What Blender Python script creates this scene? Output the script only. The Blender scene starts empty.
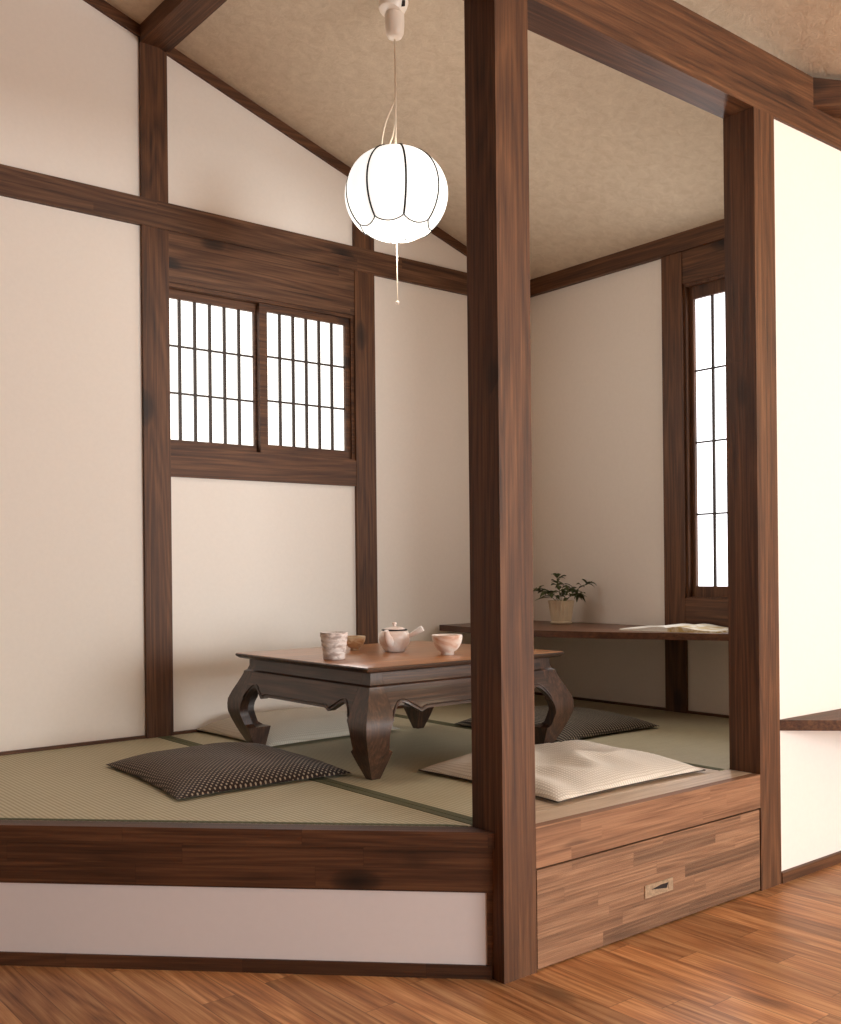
import bpy, bmesh, math, random
from mathutils import Vector, Matrix, noise
random.seed(7)
C = bpy.context.scene.collection
sc = bpy.context.scene

# ---------------------------------------------------------------- dimensions (metres)
W = 0.12                       # post section
X2 = 1.176                     # second post
YW = 2.146                     # wall with the wide window
XR = 2.19                      # wall with the slit window
ZP = 0.39                      # tatami level
AX, AANG = 0.038, math.radians(134.58)   # slanted platform front
BEAM_B, BEAM_T = 2.619, 2.827
def ceil_z(x): return 3.361 - 0.322 * x
AD = Vector((math.cos(AANG), math.sin(AANG), 0)); AN = Vector((AD.y, -AD.x, 0))  # AN points into the nook

# ---------------------------------------------------------------- materials
def new_mat(name):
    m = bpy.data.materials.new(name); m.use_nodes = True
    nt = m.node_tree; nt.nodes.clear()
    out = nt.nodes.new('ShaderNodeOutputMaterial'); b = nt.nodes.new('ShaderNodeBsdfPrincipled')
    nt.links.new(b.outputs[0], out.inputs[0])
    return m, nt, b
def s2l(c):
    return tuple(((v/255)/12.92 if v/255 <= 0.04045 else ((v/255+0.055)/1.055)**2.4) for v in c) + (1,)
def N(nt, t, **kw):
    n = nt.nodes.new(t)
    for k, v in kw.items(): setattr(n, k, v)
    return n
def val(nt, sock, v):
    if isinstance(v, (int, float, tuple, list)): sock.default_value = v
    else: nt.links.new(v, sock)
def math_(nt, op, a, b=None, c=None):
    n = N(nt, 'ShaderNodeMath', operation=op)
    val(nt, n.inputs[0], a)
    if b is not None: val(nt, n.inputs[1], b)
    if c is not None: val(nt, n.inputs[2], c)
    return n.outputs[0]
def mixc(nt, f, a, b, mode='MIX'):
    n = N(nt, 'ShaderNodeMix', data_type='RGBA', blend_type=mode)
    val(nt, n.inputs[0], f); val(nt, n.inputs[6], a); val(nt, n.inputs[7], b)
    return n.outputs[2]
def ramp(nt, f, stops):
    n = N(nt, 'ShaderNodeValToRGB'); val(nt, n.inputs[0], f)
    el = n.color_ramp.elements
    while len(el) < len(stops): el.new(0.5)
    for e, (p, c) in zip(el, stops): e.position = p; e.color = c
    return n.outputs[0]
def noise_(nt, vec, scale, detail=5, rough=0.55, dist=0.0):
    n = N(nt, 'ShaderNodeTexNoise'); nt.links.new(vec, n.inputs['Vector'])
    n.inputs['Scale'].default_value = scale; n.inputs['Detail'].default_value = detail
    n.inputs['Roughness'].default_value = rough; n.inputs['Distortion'].default_value = dist
    return n.outputs[0]
def bump(nt, b, h, strength, dist=0.01):
    n = N(nt, 'ShaderNodeBump'); n.inputs['Strength'].default_value = strength; n.inputs['Distance'].default_value = dist
    nt.links.new(h, n.inputs['Height']); nt.links.new(n.outputs[0], b.inputs['Normal'])
def obj_coord(nt, rand=True):
    t = N(nt, 'ShaderNodeTexCoord')
    if not rand: return t.outputs['Object']
    oi = N(nt, 'ShaderNodeObjectInfo')
    v = N(nt, 'ShaderNodeVectorMath', operation='ADD'); nt.links.new(t.outputs['Object'], v.inputs[0])
    c = N(nt, 'ShaderNodeCombineXYZ')
    for k in range(3): nt.links.new(math_(nt, 'MULTIPLY', oi.outputs['Random'], 7.3 + 3.1*k), c.inputs[k])
    nt.links.new(c.outputs[0], v.inputs[1])
    return v.outputs[0]
def mapped(nt, vec, scale):
    m = N(nt, 'ShaderNodeMapping'); nt.links.new(vec, m.inputs[0]); m.inputs['Scale'].default_value = scale
    return m.outputs[0]

def wood(name, dark, mid, light, axis=0, rough=0.55, knots=0.8, stave=None, stave_axes=(0, 2), stave_var=0.5,
         seam=0.0, coat=0.0, grain=1.0, bump_s=0.25, spec=0.35, fig=1.0, ringw=0.26, dark_frac=0.0):
    """grain runs along local axis; stave=(length,height) lays staves or floor strips in the plane stave_axes"""
    m, nt, b = new_mat(name)
    base = obj_coord(nt, rand=stave is None)
    vec = base; var = None; edge = None
    if stave:
        sp = N(nt, 'ShaderNodeSeparateXYZ'); nt.links.new(base, sp.inputs[0])
        u = sp.outputs[stave_axes[0]]; v = sp.outputs[stave_axes[1]]
        L, H = stave
        vr = math_(nt, 'DIVIDE', v, H); row = math_(nt, 'FLOOR', vr)
        wn = N(nt, 'ShaderNodeTexWhiteNoise', noise_dimensions='1D'); nt.links.new(row, wn.inputs['W'])
        ur = math_(nt, 'ADD', math_(nt, 'DIVIDE', u, L), math_(nt, 'MULTIPLY', wn.outputs[0], 9.7)); col = math_(nt, 'FLOOR', ur)
        cv = N(nt, 'ShaderNodeCombineXYZ'); nt.links.new(row, cv.inputs[0]); nt.links.new(col, cv.inputs[1])
        w2 = N(nt, 'ShaderNodeTexWhiteNoise', noise_dimensions='2D'); nt.links.new(cv.outputs[0], w2.inputs['Vector'])
        var = w2.outputs[0]
        fu = math_(nt, 'FRACT', ur); fv = math_(nt, 'FRACT', vr)
        eu = math_(nt, 'MULTIPLY', math_(nt, 'SUBTRACT', 0.5, math_(nt, 'ABSOLUTE', math_(nt, 'SUBTRACT', fu, 0.5))), L)
        ev = math_(nt, 'MULTIPLY', math_(nt, 'SUBTRACT', 0.5, math_(nt, 'ABSOLUTE', math_(nt, 'SUBTRACT', fv, 0.5))), H)
        edge = math_(nt, 'LESS_THAN', math_(nt, 'MINIMUM', eu, ev), 0.0011)
        off = N(nt, 'ShaderNodeVectorMath', operation='SCALE'); nt.links.new(w2.outputs['Color'], off.inputs[0]); off.inputs['Scale'].default_value = 13.0
        ad = N(nt, 'ShaderNodeVectorMath', operation='ADD'); nt.links.new(base, ad.inputs[0]); nt.links.new(off.outputs[0], ad.inputs[1]); vec = ad.outputs[0]
    s = [12.0*grain]*3; s[axis] = 0.7
    g1 = noise_(nt, mapped(nt, vec, s), 1.6, 6, 0.62, 0.25*fig)
    s = [85.0*grain]*3; s[axis] = 1.8
    g2 = noise_(nt, mapped(nt, vec, s), 1.5, 5, 0.7, 0.1)
    g2 = math_(nt, 'ADD', 0.5, math_(nt, 'MULTIPLY', math_(nt, 'SUBTRACT', g2, 0.5), 1.6))
    # cathedral figure
    s = [7.0*grain]*3; s[axis] = 0.45
    n0 = noise_(nt, mapped(nt, vec, s), 1.0, 2, 0.5, 0.3)
    rings = math_(nt, 'ABSOLUTE', math_(nt, 'SUBTRACT', math_(nt, 'FRACT', math_(nt, 'MULTIPLY', n0, 14.0)), 0.5))
    f = math_(nt, 'ADD', math_(nt, 'MULTIPLY', g1, 0.44), math_(nt, 'ADD', math_(nt, 'MULTIPLY', g2, 0.42), math_(nt, 'MULTIPLY', rings, ringw)))
    col_ = ramp(nt, f, [(0.28, s2l(dark)), (0.50, s2l(mid)), (0.72, s2l(light))])
    if knots > 0:
        s = [4.4]*3; s[axis] = 2.0
        vo = N(nt, 'ShaderNodeTexVoronoi'); nt.links.new(mapped(nt, vec, s), vo.inputs['Vector']); vo.inputs['Scale'].default_value = 1.3
        sel = N(nt, 'ShaderNodeSeparateColor'); nt.links.new(vo.outputs['Color'], sel.inputs[0])
        keep = math_(nt, 'GREATER_THAN', sel.outputs[0], 0.45)
        k = ramp(nt, vo.outputs['Distance'], [(0.07, (1, 1, 1, 1)), (0.17, (0.6, 0.6, 0.6, 1)), (0.22, (0.15, 0.15, 0.15, 1)), (0.42, (0, 0, 0, 1))])
        k = math_(nt, 'MULTIPLY', k, math_(nt, 'MULTIPLY', keep, knots))
        col_ = mixc(nt, k, col_, s2l(tuple(v*0.42 for v in dark)))
    if var is not None:
        vv = math_(nt, 'ADD', 1.0 - stave_var*0.5, math_(nt, 'MULTIPLY', var, stave_var))
        if dark_frac: vv = math_(nt, 'SUBTRACT', vv, math_(nt, 'MULTIPLY', math_(nt, 'LESS_THAN', var, dark_frac), 0.27))
        cc = N(nt, 'ShaderNodeCombineColor')
        for k in range(3): nt.links.new(vv, cc.inputs[k])
        col_ = mixc(nt, 1.0, col_, cc.outputs[0], 'MULTIPLY')
        if seam > 0: col_ = mixc(nt, math_(nt, 'MULTIPLY', edge, seam), col_, s2l(tuple(v*0.35 for v in dark)))
    nt.links.new(col_, b.inputs['Base Color'])
    b.inputs['Roughness'].default_value = rough
    b.inputs['Specular IOR Level'].default_value = spec
    b.inputs['Coat Weight'].default_value = coat; b.inputs['Coat Roughness'].default_value = 0.18
    bump(nt, b, math_(nt, 'ADD', g2, math_(nt, 'MULTIPLY', rings, 0.5)), bump_s, 0.003)
    return m

def plain(name, col, rough=0.6, nscale=0, nstr=0.0, var=0.0, spec=0.4, metal=0.0, coat=0.0):
    m, nt, b = new_mat(name)
    b.inputs['Roughness'].default_value = rough; b.inputs['Metallic'].default_value = metal
    b.inputs['Specular IOR Level'].default_value = spec; b.inputs['Coat Weight'].default_value = coat
    v = obj_coord(nt, False)
    if nscale:
        h = noise_(nt, v, nscale, 6, 0.6)
        if nstr: bump(nt, b, h, nstr, 0.004)
        lo = tuple(c*(1-var) for c in col)
        nt.links.new(ramp(nt, h, [(0.3, s2l(lo)), (0.7, s2l(col))]), b.inputs['Base Color'])
    else: b.inputs['Base Color'].default_value = s2l(col)
    return m

TD, TM, TL = (48, 28, 15), (88, 55, 32), (120, 81, 51)
M = {}
M['timber_x'] = wood('stained timber x', TD, TM, TL, 0)
M['timber_y'] = wood('stained timber y', TD, TM, TL, 1)
M['timber_z'] = wood('stained timber z', TD, TM, TL, 2)
M['header_x'] = wood('rough header x', (48, 30, 18), (88, 57, 36), (120, 85, 59), 0, stave=(1.3, 0.058), stave_var=0.10, ringw=0.34, knots=1.0)
M['kamachi'] = wood('laminated edge board', (46, 27, 15), (80, 49, 30), (108, 71, 46), 0, stave=(0.5, 0.058), stave_var=0.12, dark_frac=0.1, knots=1.0, seam=0.25)
M['glulam'] = wood('laminated pine', (94, 66, 46), (134, 97, 70), (164, 125, 94), 0, stave=(0.40, 0.040), stave_var=0.12, dark_frac=0.22, ringw=0.32, knots=0.5, seam=0.15, rough=0.62, bump_s=0.5, grain=1.4)
M['fascia'] = wood('laminated pine fascia', (104, 70, 47), (142, 101, 72), (168, 126, 93), 0, stave=(0.6, 0.036), stave_var=0.14, knots=0.7, rough=0.6, bump_s=0.3, grain=1.3)
M['ledge'] = wood('pale ledge board', (164, 138, 114), (204, 180, 154), (220, 200, 178), 0, rough=0.38, knots=0.7)
M['floor'] = wood('oak strip floor', (118, 70, 38), (188, 130, 82), (226, 178, 126), 1, stave=(0.62, 0.094), stave_axes=(1, 0), stave_var=0.5, ringw=0.30, seam=0.5, rough=0.42, knots=0.5, bump_s=0.12, spec=0.5, grain=0.75)
M['table_dark'] = wood('dark polished table wood', (30, 19, 13), (60, 40, 29), (98, 70, 53), 0, rough=0.4, knots=0.2, bump_s=0.25, spec=0.5, coat=0.15)
M['table_leg'] = wood('dark polished leg wood', (30, 19, 13), (62, 40, 28), (102, 70, 50), 2, rough=0.38, knots=0.2, bump_s=0.2, spec=0.5, coat=0.2)
M['table_top'] = wood('warm polished table top', (112, 64, 30), (166, 106, 58), (196, 138, 84), 0, rough=0.28, knots=0.2, stave=(3.0, 0.13), stave_axes=(0, 1), stave_var=0.3, seam=0.4, bump_s=0.08, spec=0.6, coat=0.3)
M['desk'] = wood('dark desk slab', (58, 34, 22), (98, 62, 42), (126, 84, 58), 1, rough=0.35, knots=0.3, spec=0.5)
M['plaster'] = plain('cream plaster', (238, 229, 218), 0.9, 60, 0.06, 0.012, spec=0.15)
M['umber'] = plain('bounce-cutting dark wall', (120, 104, 90), 0.9)  # invented tone for the unseen outer left wall, dark to cut bounced light
M['panel'] = plain('white panel', (218, 208, 204), 0.8, 40, 0.03, 0.01, spec=0.2)
# textured ceiling paper
m, nt, b = new_mat('textured ceiling paper')
v = obj_coord(nt, False)
h1 = noise_(nt, v, 22, 8, 0.7, 0.6); h2 = noise_(nt, v, 90, 4, 0.6)
hh = math_(nt, 'ADD', h1, math_(nt, 'MULTIPLY', h2, 0.4))
nt.links.new(ramp(nt, h1, [(0.35, s2l((198, 178, 154))), (0.65, s2l((212, 194, 170)))]), b.inputs['Base Color'])
b.inputs['Roughness'].default_value = 0.92; b.inputs['Specular IOR Level'].default_value = 0.1
bump(nt, b, hh, 0.55, 0.008)
M['ceiling'] = m
# tatami: rush ridges along local y
m, nt, b = new_mat('tatami rush')
v = obj_coord(nt, False); sp = N(nt, 'ShaderNodeSeparateXYZ'); nt.links.new(v, sp.inputs[0])
wob = noise_(nt, v, 3, 2)
ridge = math_(nt, 'SINE', math_(nt, 'MULTIPLY', sp.outputs[0], 2*math.pi/0.0145))
fib = noise_(nt, mapped(nt, v, (6, 260, 1)), 1.0, 4, 0.6)
f = math_(nt, 'ADD', math_(nt, 'MULTIPLY', math_(nt, 'ADD', ridge, 1.0), 0.22), math_(nt, 'MULTIPLY', fib, 0.6))
nt.links.new(ramp(nt, f, [(0.2, s2l((158, 148, 120))), (0.5, s2l((182, 173, 143))), (0.8, s2l((202, 194, 165)))]), b.inputs['Base Color'])
b.inputs['Roughness'].default_value = 0.6; b.inputs['Specular IOR Level'].default_value = 0.3
bump(nt, b, math_(nt, 'ADD', math_(nt, 'MULTIPLY', ridge, 0.5), fib), 0.35, 0.002)
M['tatami'] = m
M['border'] = plain('green cloth edging', (104, 104, 74), 0.85, 300, 0.2, 0.2)
# cushion cloths
def cloth(name, base, dot, pitch, mode, rough=0.95):
    m, nt, b = new_mat(name)
    v = obj_coord(nt, False); sp = N(nt, 'ShaderNodeSeparateXYZ'); nt.links.new(v, sp.inputs[0])
    k = 2*math.pi/pitch
    if mode == 'dots':
        a = math_(nt, 'SINE', math_(nt, 'MULTIPLY', math_(nt, 'ADD', sp.outputs[0], sp.outputs[1]), k*0.7071))
        c = math_(nt, 'SINE', math_(nt, 'MULTIPLY', math_(nt, 'SUBTRACT', sp.outputs[0], sp.outputs[1]), k*0.7071))
        pr = math_(nt, 'MULTIPLY', math_(nt, 'ADD', a, 1.0), math_(nt, 'ADD', c, 1.0))
        f = math_(nt, 'GREATER_THAN', pr, 1.9)
    elif mode == 'ribs':
        a = math_(nt, 'SINE', math_(nt, 'MULTIPLY', sp.outputs[0], k))
        c = math_(nt, 'SINE', math_(nt, 'MULTIPLY', sp.outputs[1], k*2.2))
        f = math_(nt, 'MULTIPLY', math_(nt, 'GREATER_THAN', a, 0.25), math_(nt, 'GREATER_THAN', c, -0.5)); pr = a
    else:
        a = math_(nt, 'SINE', math_(nt, 'MULTIPLY', sp.outputs[0], k)); c = math_(nt, 'SINE', math_(nt, 'MULTIPLY', sp.outputs[1], k))
        pr = math_(nt, 'MAXIMUM', a, c); f = math_(nt, 'MULTIPLY', math_(nt, 'GREATER_THAN', pr, 0.75), 0.75)
    col = mixc(nt, f, s2l(base), s2l(dot))
    fib = noise_(nt, v, 400, 3)
    nt.links.new(mixc(nt, math_(nt, 'MULTIPLY', fib, 0.35), col, s2l(tuple(x*0.7 for x in base))), b.inputs['Base Color'])
    b.inputs['Roughness'].default_value = rough; b.inputs['Specular IOR Level'].default_value = 0.12
    b.inputs['Sheen Weight'].default_value = 0.15
    bump(nt, b, pr, 0.35, 0.0015)
    return m
M['cloth_dots'] = cloth('black cloth with beige stitched dots', (50, 38, 32), (168, 150, 128), 0.0125, 'dots')
M['cloth_ribs'] = cloth('black cloth with beige ribs', (46, 38, 31), (150, 138, 116), 0.0150, 'ribs')
M['cloth_light'] = cloth('cream waffle cloth', (238, 230, 216), (192, 176, 156), 0.0105, 'waffle')
M['cloth_grey'] = cloth('plain beige cloth', (206, 196, 178), (176, 164, 146), 0.009, 'waffle')
M['piping'] = plain('dark seam piping', (72, 62, 54), 0.9)
def emit(name, col, s, bs=0.0):
    m, nt, b = new_mat(name)
    b.inputs['Base Color'].default_value = s2l(col); b.inputs['Emission Color'].default_value = s2l(col)
    b.inputs['Emission Strength'].default_value = s; b.inputs['Roughness'].default_value = 0.6
    return m
M['paper'] = emit('daylit frosted pane', (252, 252, 246), 1.25)
M['paper_slit'] = emit('daylit frosted pane of slit window', (250, 251, 255), 2.6)
M['shade'] = emit('glowing washi shade', (255, 253, 247), 0.9)
M['rib'] = plain('black wire', (14, 14, 16), 0.5)
M['bar'] = plain('dark window bar', (58, 44, 36), 0.5)
M['cord'] = plain('white flex', (236, 222, 200), 0.5)
M['whiteplastic'] = plain('white plastic', (240, 226, 210), 0.35, spec=0.5)
M['slot'] = plain('dark slot', (24, 12, 8), 0.6)
M['gap'] = plain('dark joint', (22, 14, 10), 0.8)
M['metal'] = plain('aged brass pull', (206, 182, 152), 0.42, 80, 0.2, 0.25, metal=0.7)
M['alu'] = plain('pale metal channel', (176, 160, 150), 0.4, metal=0.3)
M['leaf'] = plain('green leaf', (120, 132, 84), 0.5, 30, 0.1, 0.35)
M['soil'] = plain('soil', (60, 46, 34), 0.95, 200, 0.5, 0.5)
M['pot'] = plain('cream fluted ceramic', (226, 206, 174), 0.5, 20, 0.02, 0.06)
def ceramic(name, c1, c2, axis_scale=(6, 6, 14), rough=0.35, lo=0.42, hi=0.56, bs=0.1):
    m, nt, b = new_mat(name); v = obj_coord(nt, False)
    h = noise_(nt, mapped(nt, v, axis_scale), 2.2, 5, 0.55, 0.7)
    nt.links.new(ramp(nt, h, [(lo, s2l(c1)), (hi, s2l(c2))]), b.inputs['Base Color'])
    b.inputs['Roughness'].default_value = rough
    bump(nt, b, noise_(nt, v, 120, 4), bs, 0.001)
    return m
M['cup'] = ceramic('pinkish stoneware', (176, 158, 148), (222, 210, 202), (12, 12, 26), 0.5, bs=0.4)
M['smallbowl'] = ceramic('tan glaze', (186, 146, 104), (224, 200, 164), (8, 8, 20))
M['teapot'] = ceramic('blush white glaze', (230, 208, 194), (242, 234, 226), (5, 5, 6), 0.3)
M['teabowl'] = ceramic('white and russet glaze', (206, 160, 132), (244, 234, 222), (2.5, 2.5, 5), 0.35, 0.36, 0.50)
M['magcover'] = ceramic('printed page', (206, 180, 120), (244, 238, 222), (6, 6, 6), 0.35, 0.4, 0.55, 0.0)
M['page'] = plain('white page', (240, 236, 226), 0.45)

# ---------------------------------------------------------------- geometry helpers
def link(name, bm, mats, parent=None, loc=(0, 0, 0), rotz=0.0, smooth=False, angle=None, bev=0.0):
    if bev > 0:
        es = [e for e in bm.edges if len(e.link_faces) == 2 and e.calc_face_angle(0) > 0.5]
        bmesh.ops.bevel(bm, geom=es, offset=bev, segments=2, profile=0.6, affect='EDGES', clamp_overlap=True)
    bmesh.ops.recalc_face_normals(bm, faces=bm.faces[:])
    me = bpy.data.meshes.new(name); bm.to_mesh(me); bm.free()
    for mm in (mats if isinstance(mats, (list, tuple)) else [mats]): me.materials.append(M[mm])
    if smooth or angle:
        for p in me.polygons: p.use_smooth = True
        if angle: me.set_sharp_from_angle(angle=math.radians(angle))
    o = bpy.data.objects.new(name, me); C.objects.link(o)
    o.location = loc; o.rotation_euler = (0, 0, rotz)
    if parent: o.parent = parent
    return o
def box(bm, x0, x1, y0, y1, z0, z1, mi=0):
    vs = [bm.verts.new((x, y, z)) for z in (z0, z1) for x, y in ((x0, y0), (x1, y0), (x1, y1), (x0, y1))]
    fs = [(0, 3, 2, 1), (4, 5, 6, 7), (0, 1, 5, 4), (1, 2, 6, 5), (2, 3, 7, 6), (3, 0, 4, 7)]
    for f in fs: bm.faces.new([vs[i] for i in f]).material_index = mi
def prism(bm, pts, lo, hi, axis=2, mi=0):
    """pts polygon; axis = extrusion axis. axis 2: (x,y); axis 1: (x,z); axis 0: (y,z)"""
    def P(p, d):
        return {2: (p[0], p[1], d), 1: (p[0], d, p[1]), 0: (d, p[0], p[1])}[axis]
    a = [bm.verts.new(P(p, lo)) for p in pts]; c = [bm.verts.new(P(p, hi)) for p in pts]
    bm.faces.new(a[::-1]).material_index = mi; bm.faces.new(c).material_index = mi
    n = len(pts)
    for i in range(n): bm.faces.new((a[i], a[(i+1) % n], c[(i+1) % n], c[i])).material_index = mi
def lathe(bm, prof, seg=40, cx=0, cy=0, mod=None, mi=0):
    rings = []
    for r, z in prof:
        if r < 1e-5: rings.append([bm.verts.new((cx, cy, z))]*seg); continue
        ring = []
        for i in range(seg):
            a = 2*math.pi*i/seg; rr = r if mod is None else mod(a, r, z)
            ring.append(bm.verts.new((cx + rr*math.cos(a), cy + rr*math.sin(a), z)))
        rings.append(ring)
    for k in range(len(rings)-1):
        for i in range(seg):
            j = (i+1) % seg
            q = [rings[k][i], rings[k][j], rings[k+1][j], rings[k+1][i]]
            u = []
            for v in q:
                if v not in u: u.append(v)
            if len(u) >= 3:
                try: bm.faces.new(u).material_index = mi
                except ValueError: pass
def tube(bm, pts, r, seg=8, mi=0, cap=True):
    pts = [Vector(p) for p in pts]; rings = []; n = len(pts)
    rr = r if isinstance(r, (list, tuple)) else [r]*n
    up = None
    for i, p in enumerate(pts):
        t = (pts[min(i+1, n-1)] - pts[max(i-1, 0)]).normalized()
        if up is None:
            up = t.cross(Vector((0.3, 0.9, 0.1))).normalized()
        u = (up - t*up.dot(t)).normalized(); up = u; w = t.cross(u)
        rings.append([bm.verts.new(p + (u*math.cos(a) + w*math.sin(a))*rr[i]) for a in [2*math.pi*k/seg for k in range(seg)]])
    for k in range(n-1):
        for i in range(seg):
            j = (i+1) % seg
            bm.faces.new((rings[k][i], rings[k][j], rings[k+1][j], rings[k+1][i])).material_index = mi
    if cap:
        bm.faces.new(rings[0][::-1]).material_index = mi; bm.faces.new(rings[-1]).material_index = mi
def B(): return bmesh.new()
def struct(o): o['kind'] = 'structure'; return o
def tag(o, label, cat, group=None):
    o['label'] = label; o['category'] = cat
    if group: o['group'] = group
    return o
def thing(name, label, cat, loc, rotz=0.0, group=None):
    o = bpy.data.objects.new(name, None); C.objects.link(o); o.empty_display_size = 0.1
    o.location = loc; o.rotation_euler = (0, 0, rotz)
    return tag(o, label, cat, group)
def tbox(name, x0, x1, y0, y1, z0, z1, mat, parent=None, bev=0.003, ploc=(0, 0, 0)):
    """world-space box whose origin sits at its base centre"""
    cx, cy = (x0+x1)/2, (y0+y1)/2
    bm = B(); box(bm, x0-cx, x1-cx, y0-cy, y1-cy, 0, z1-z0)
    return link(name, bm, mat, parent, (cx-ploc[0], cy-ploc[1], z0-ploc[2]), bev=bev, angle=35 if bev else None)

# ---------------------------------------------------------------- floor, ceiling, walls
bm = B(); box(bm, -3.6, 3.6, -6.4, 2.3, -0.08, 0); struct(link('floor', bm, 'floor'))
bm = B(); xs = (-3.6, 3.6)
prism(bm, [(xs[0], ceil_z(xs[0])), (xs[1], ceil_z(xs[1])), (xs[1], ceil_z(xs[1])+0.1), (xs[0], ceil_z(xs[0])+0.1)], -6.4, 2.3, 1)
struct(link('ceiling', bm, 'ceiling'))
# wall with wide window (left in the photo)
WX0, WX1, WZ0, WZ1 = 0.081, 1.042, 1.61, 2.32
bm = B()
for poly in ([(-3.6, 0), (WX0, 0), (WX0, ceil_z(WX0)), (-3.6, ceil_z(-3.6))],
             [(WX0, 0), (WX1, 0), (WX1, WZ0), (WX0, WZ0)],
             [(WX0, WZ1), (WX1, WZ1), (WX1, ceil_z(WX1)), (WX0, ceil_z(WX0))],
             [(WX1, 0), (2.31, 0), (2.31, ceil_z(2.31)), (WX1, ceil_z(WX1))]):
    prism(bm, poly, YW, YW+0.12, 1)
struct(link('wall_left', bm, 'plaster'))
# wall with slit window (right, behind the desk)
SY0, SY1, SZ0, SZ1 = 0.765, 1.050, 0.93, 2.425
zc = ceil_z(XR)+0.0
bm = B()
for y0, y1, z0, z1 in ((0.101, SY0, 0, zc), (SY0, SY1, 0, SZ0), (SY0, SY1, SZ1, zc), (SY1, YW, 0, zc)):
    box(bm, XR, XR+0.12, y0, y1, z0, z1)
struct(link('wall_right', bm, 'plaster'))
# wall in line with the posts, right of the second post
bm = B()
xe = (3.361-BEAM_B)/0.322
prism(bm, [(X2+W, 0), (3.5, 0), (3.5, ceil_z(3.5)), (xe, BEAM_B), (X2+W, BEAM_B)], 0.012, 0.10, 1)
struct(link('wall_front', bm, 'plaster'))
# the rest of the room behind the camera, with a wide window opening
bm = B()
xa_, xb_ = 0.0, 2.9
for poly in ([(-3.6, 0), (xa_, 0), (xa_, ceil_z(xa_)), (-3.6, ceil_z(-3.6))], [(xa_, 0), (xb_, 0), (xb_, 0.35), (xa_, 0.35)],
             [(xa_, 2.35), (xb_, 2.35), (xb_, ceil_z(xb_)), (xa_, ceil_z(xa_))], [(xb_, 0), (3.6, 0), (3.6, ceil_z(3.6)), (xb_, ceil_z(xb_))]):
    prism(bm, poly, -6.5, -6.4, 1)
struct(link('wall_behind', bm, 'plaster'))
bm = B(); box(bm, -3.7, -3.6, -6.5, 2.3, 0, ceil_z(-3.6)); struct(link('wall_outer_left', bm, 'umber'))  # outer left wall is unseen, darkened to keep bounce off left-facing timber
bm = B(); box(bm, 3.5, 3.6, -6.5, 0.1, 0, ceil_z(3.55)); struct(link('wall_outer_right', bm, 'plaster'))

# ---------------------------------------------------------------- timbers in the walls
tn = [0]
def trim(x0, x1, y0, y1, z0, z1, mat, bev=0.003):
    tn[0] += 1
    return struct(tbox('trim_%d' % tn[0], x0, x1, y0, y1, z0, z1, mat, bev=bev))
S1A, S1B, S2A, S2B = -0.037, 0.081, 1.042, 1.160
D = 0.018                                                      # projection in front of the plaster
trim(-3.59, XR, YW-D-0.004, YW+0.02, 2.536, 2.651, 'header_x')  # long rail across the wall
for a, b_ in ((S1A, S1B), (S2A, S2B)):
    trim(a, b_, YW-D, YW+0.02, ZP, 2.536, 'timber_z')
def slopepost(a, b_, z0, drop):
    tn[0] += 1; cx = (a+b_)/2; bm = B()
    prism(bm, [(a-cx, 0), (b_-cx, 0), (b_-cx, ceil_z(b_)-drop-z0), (a-cx, ceil_z(a)-drop-z0)], -0.019, 0.019, 1)
    struct(link('trim_%d' % tn[0], bm, 'timber_z', None, (cx, YW, z0), bev=0.002, angle=35))
slopepost(S1A, S1B, 2.651, 0.046); slopepost(S2A, S2B, 2.651, 0.05)
# board over the window, sill rail under it
trim(WX0, S2A, YW-D+0.004, YW+0.02, WZ1, 2.536, 'header_x')
trim(WX0, S2A, YW-D+0.002, YW+0.02, 1.491, WZ0+0.005, 'timber_x')
# gable trim following the roof slope
def sloped(x0, x1, y0, y1, lo, hi, mat):
    tn[0] += 1; cx = x0; z = ceil_z(x0); bm = B()
    prism(bm, [(0, -lo), (x1-x0, ceil_z(x1)-z-lo), (x1-x0, ceil_z(x1)-z-hi), (0, -hi)], y0, y1, 1)
    struct(link('trim_%d' % tn[0], bm, mat, None, (cx, 0, z), bev=0.001, angle=35))
sloped(-3.59, S1A, YW-0.016, YW, 0.048, 0.0, 'timber_x')
sloped(S1B, XR, YW-0.016, YW, 0.044, 0.0, 'timber_x')
# thin strips where the mats meet the walls
trim(-2.05, S1A, YW-0.012, YW+0.001, ZP, ZP+0.013, 'timber_x', 0.001)
trim(S1B, S2A, YW-0.012, YW+0.001, ZP, ZP+0.013, 'timber_x', 0.001)
trim(S2B, XR, YW-0.012, YW+0.001, ZP, ZP+0.013, 'timber_x', 0.001)
# slit window wall
R1A, R1B = 1.170, 1.050
trim(XR-0.012, XR+0.001, 0.10, R1B, ZP, ZP+0.012, 'timber_y', 0.001)
trim(XR-0.012, XR+0.001, R1A, YW-D, ZP, ZP+0.012, 'timber_y', 0.001)
trim(XR-D, XR+0.02, R1B, R1A, ZP, 2.578, 'timber_z')
tn[0] += 1; bm = B(); prism(bm, [(XR-0.03, 2.578), (XR+0.001, 2.578), (XR+0.001, ceil_z(XR)), (XR-0.03, ceil_z(XR-0.03))], 0.10, YW-D-0.004, 1)
for v in bm.verts: v.co.z -= 2.578; v.co.x -= XR; v.co.y -= 1.12
struct(link('trim_%d' % tn[0], bm, 'timber_y', None, (XR, 1.12, 2.578), bev=0.001, angle=35))
trim(XR-D+0.004, XR+0.02, 0.62, R1B, SZ1, 2.578, 'timber_y')
trim(XR-D+0.002, XR+0.02, 0.62, R1B, 0.8005, SZ0+0.005, 'timber_y')
trim(XR-D, XR+0.02, 0.62, SY0, SZ0+0.005, SZ1, 'timber_z')
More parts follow.
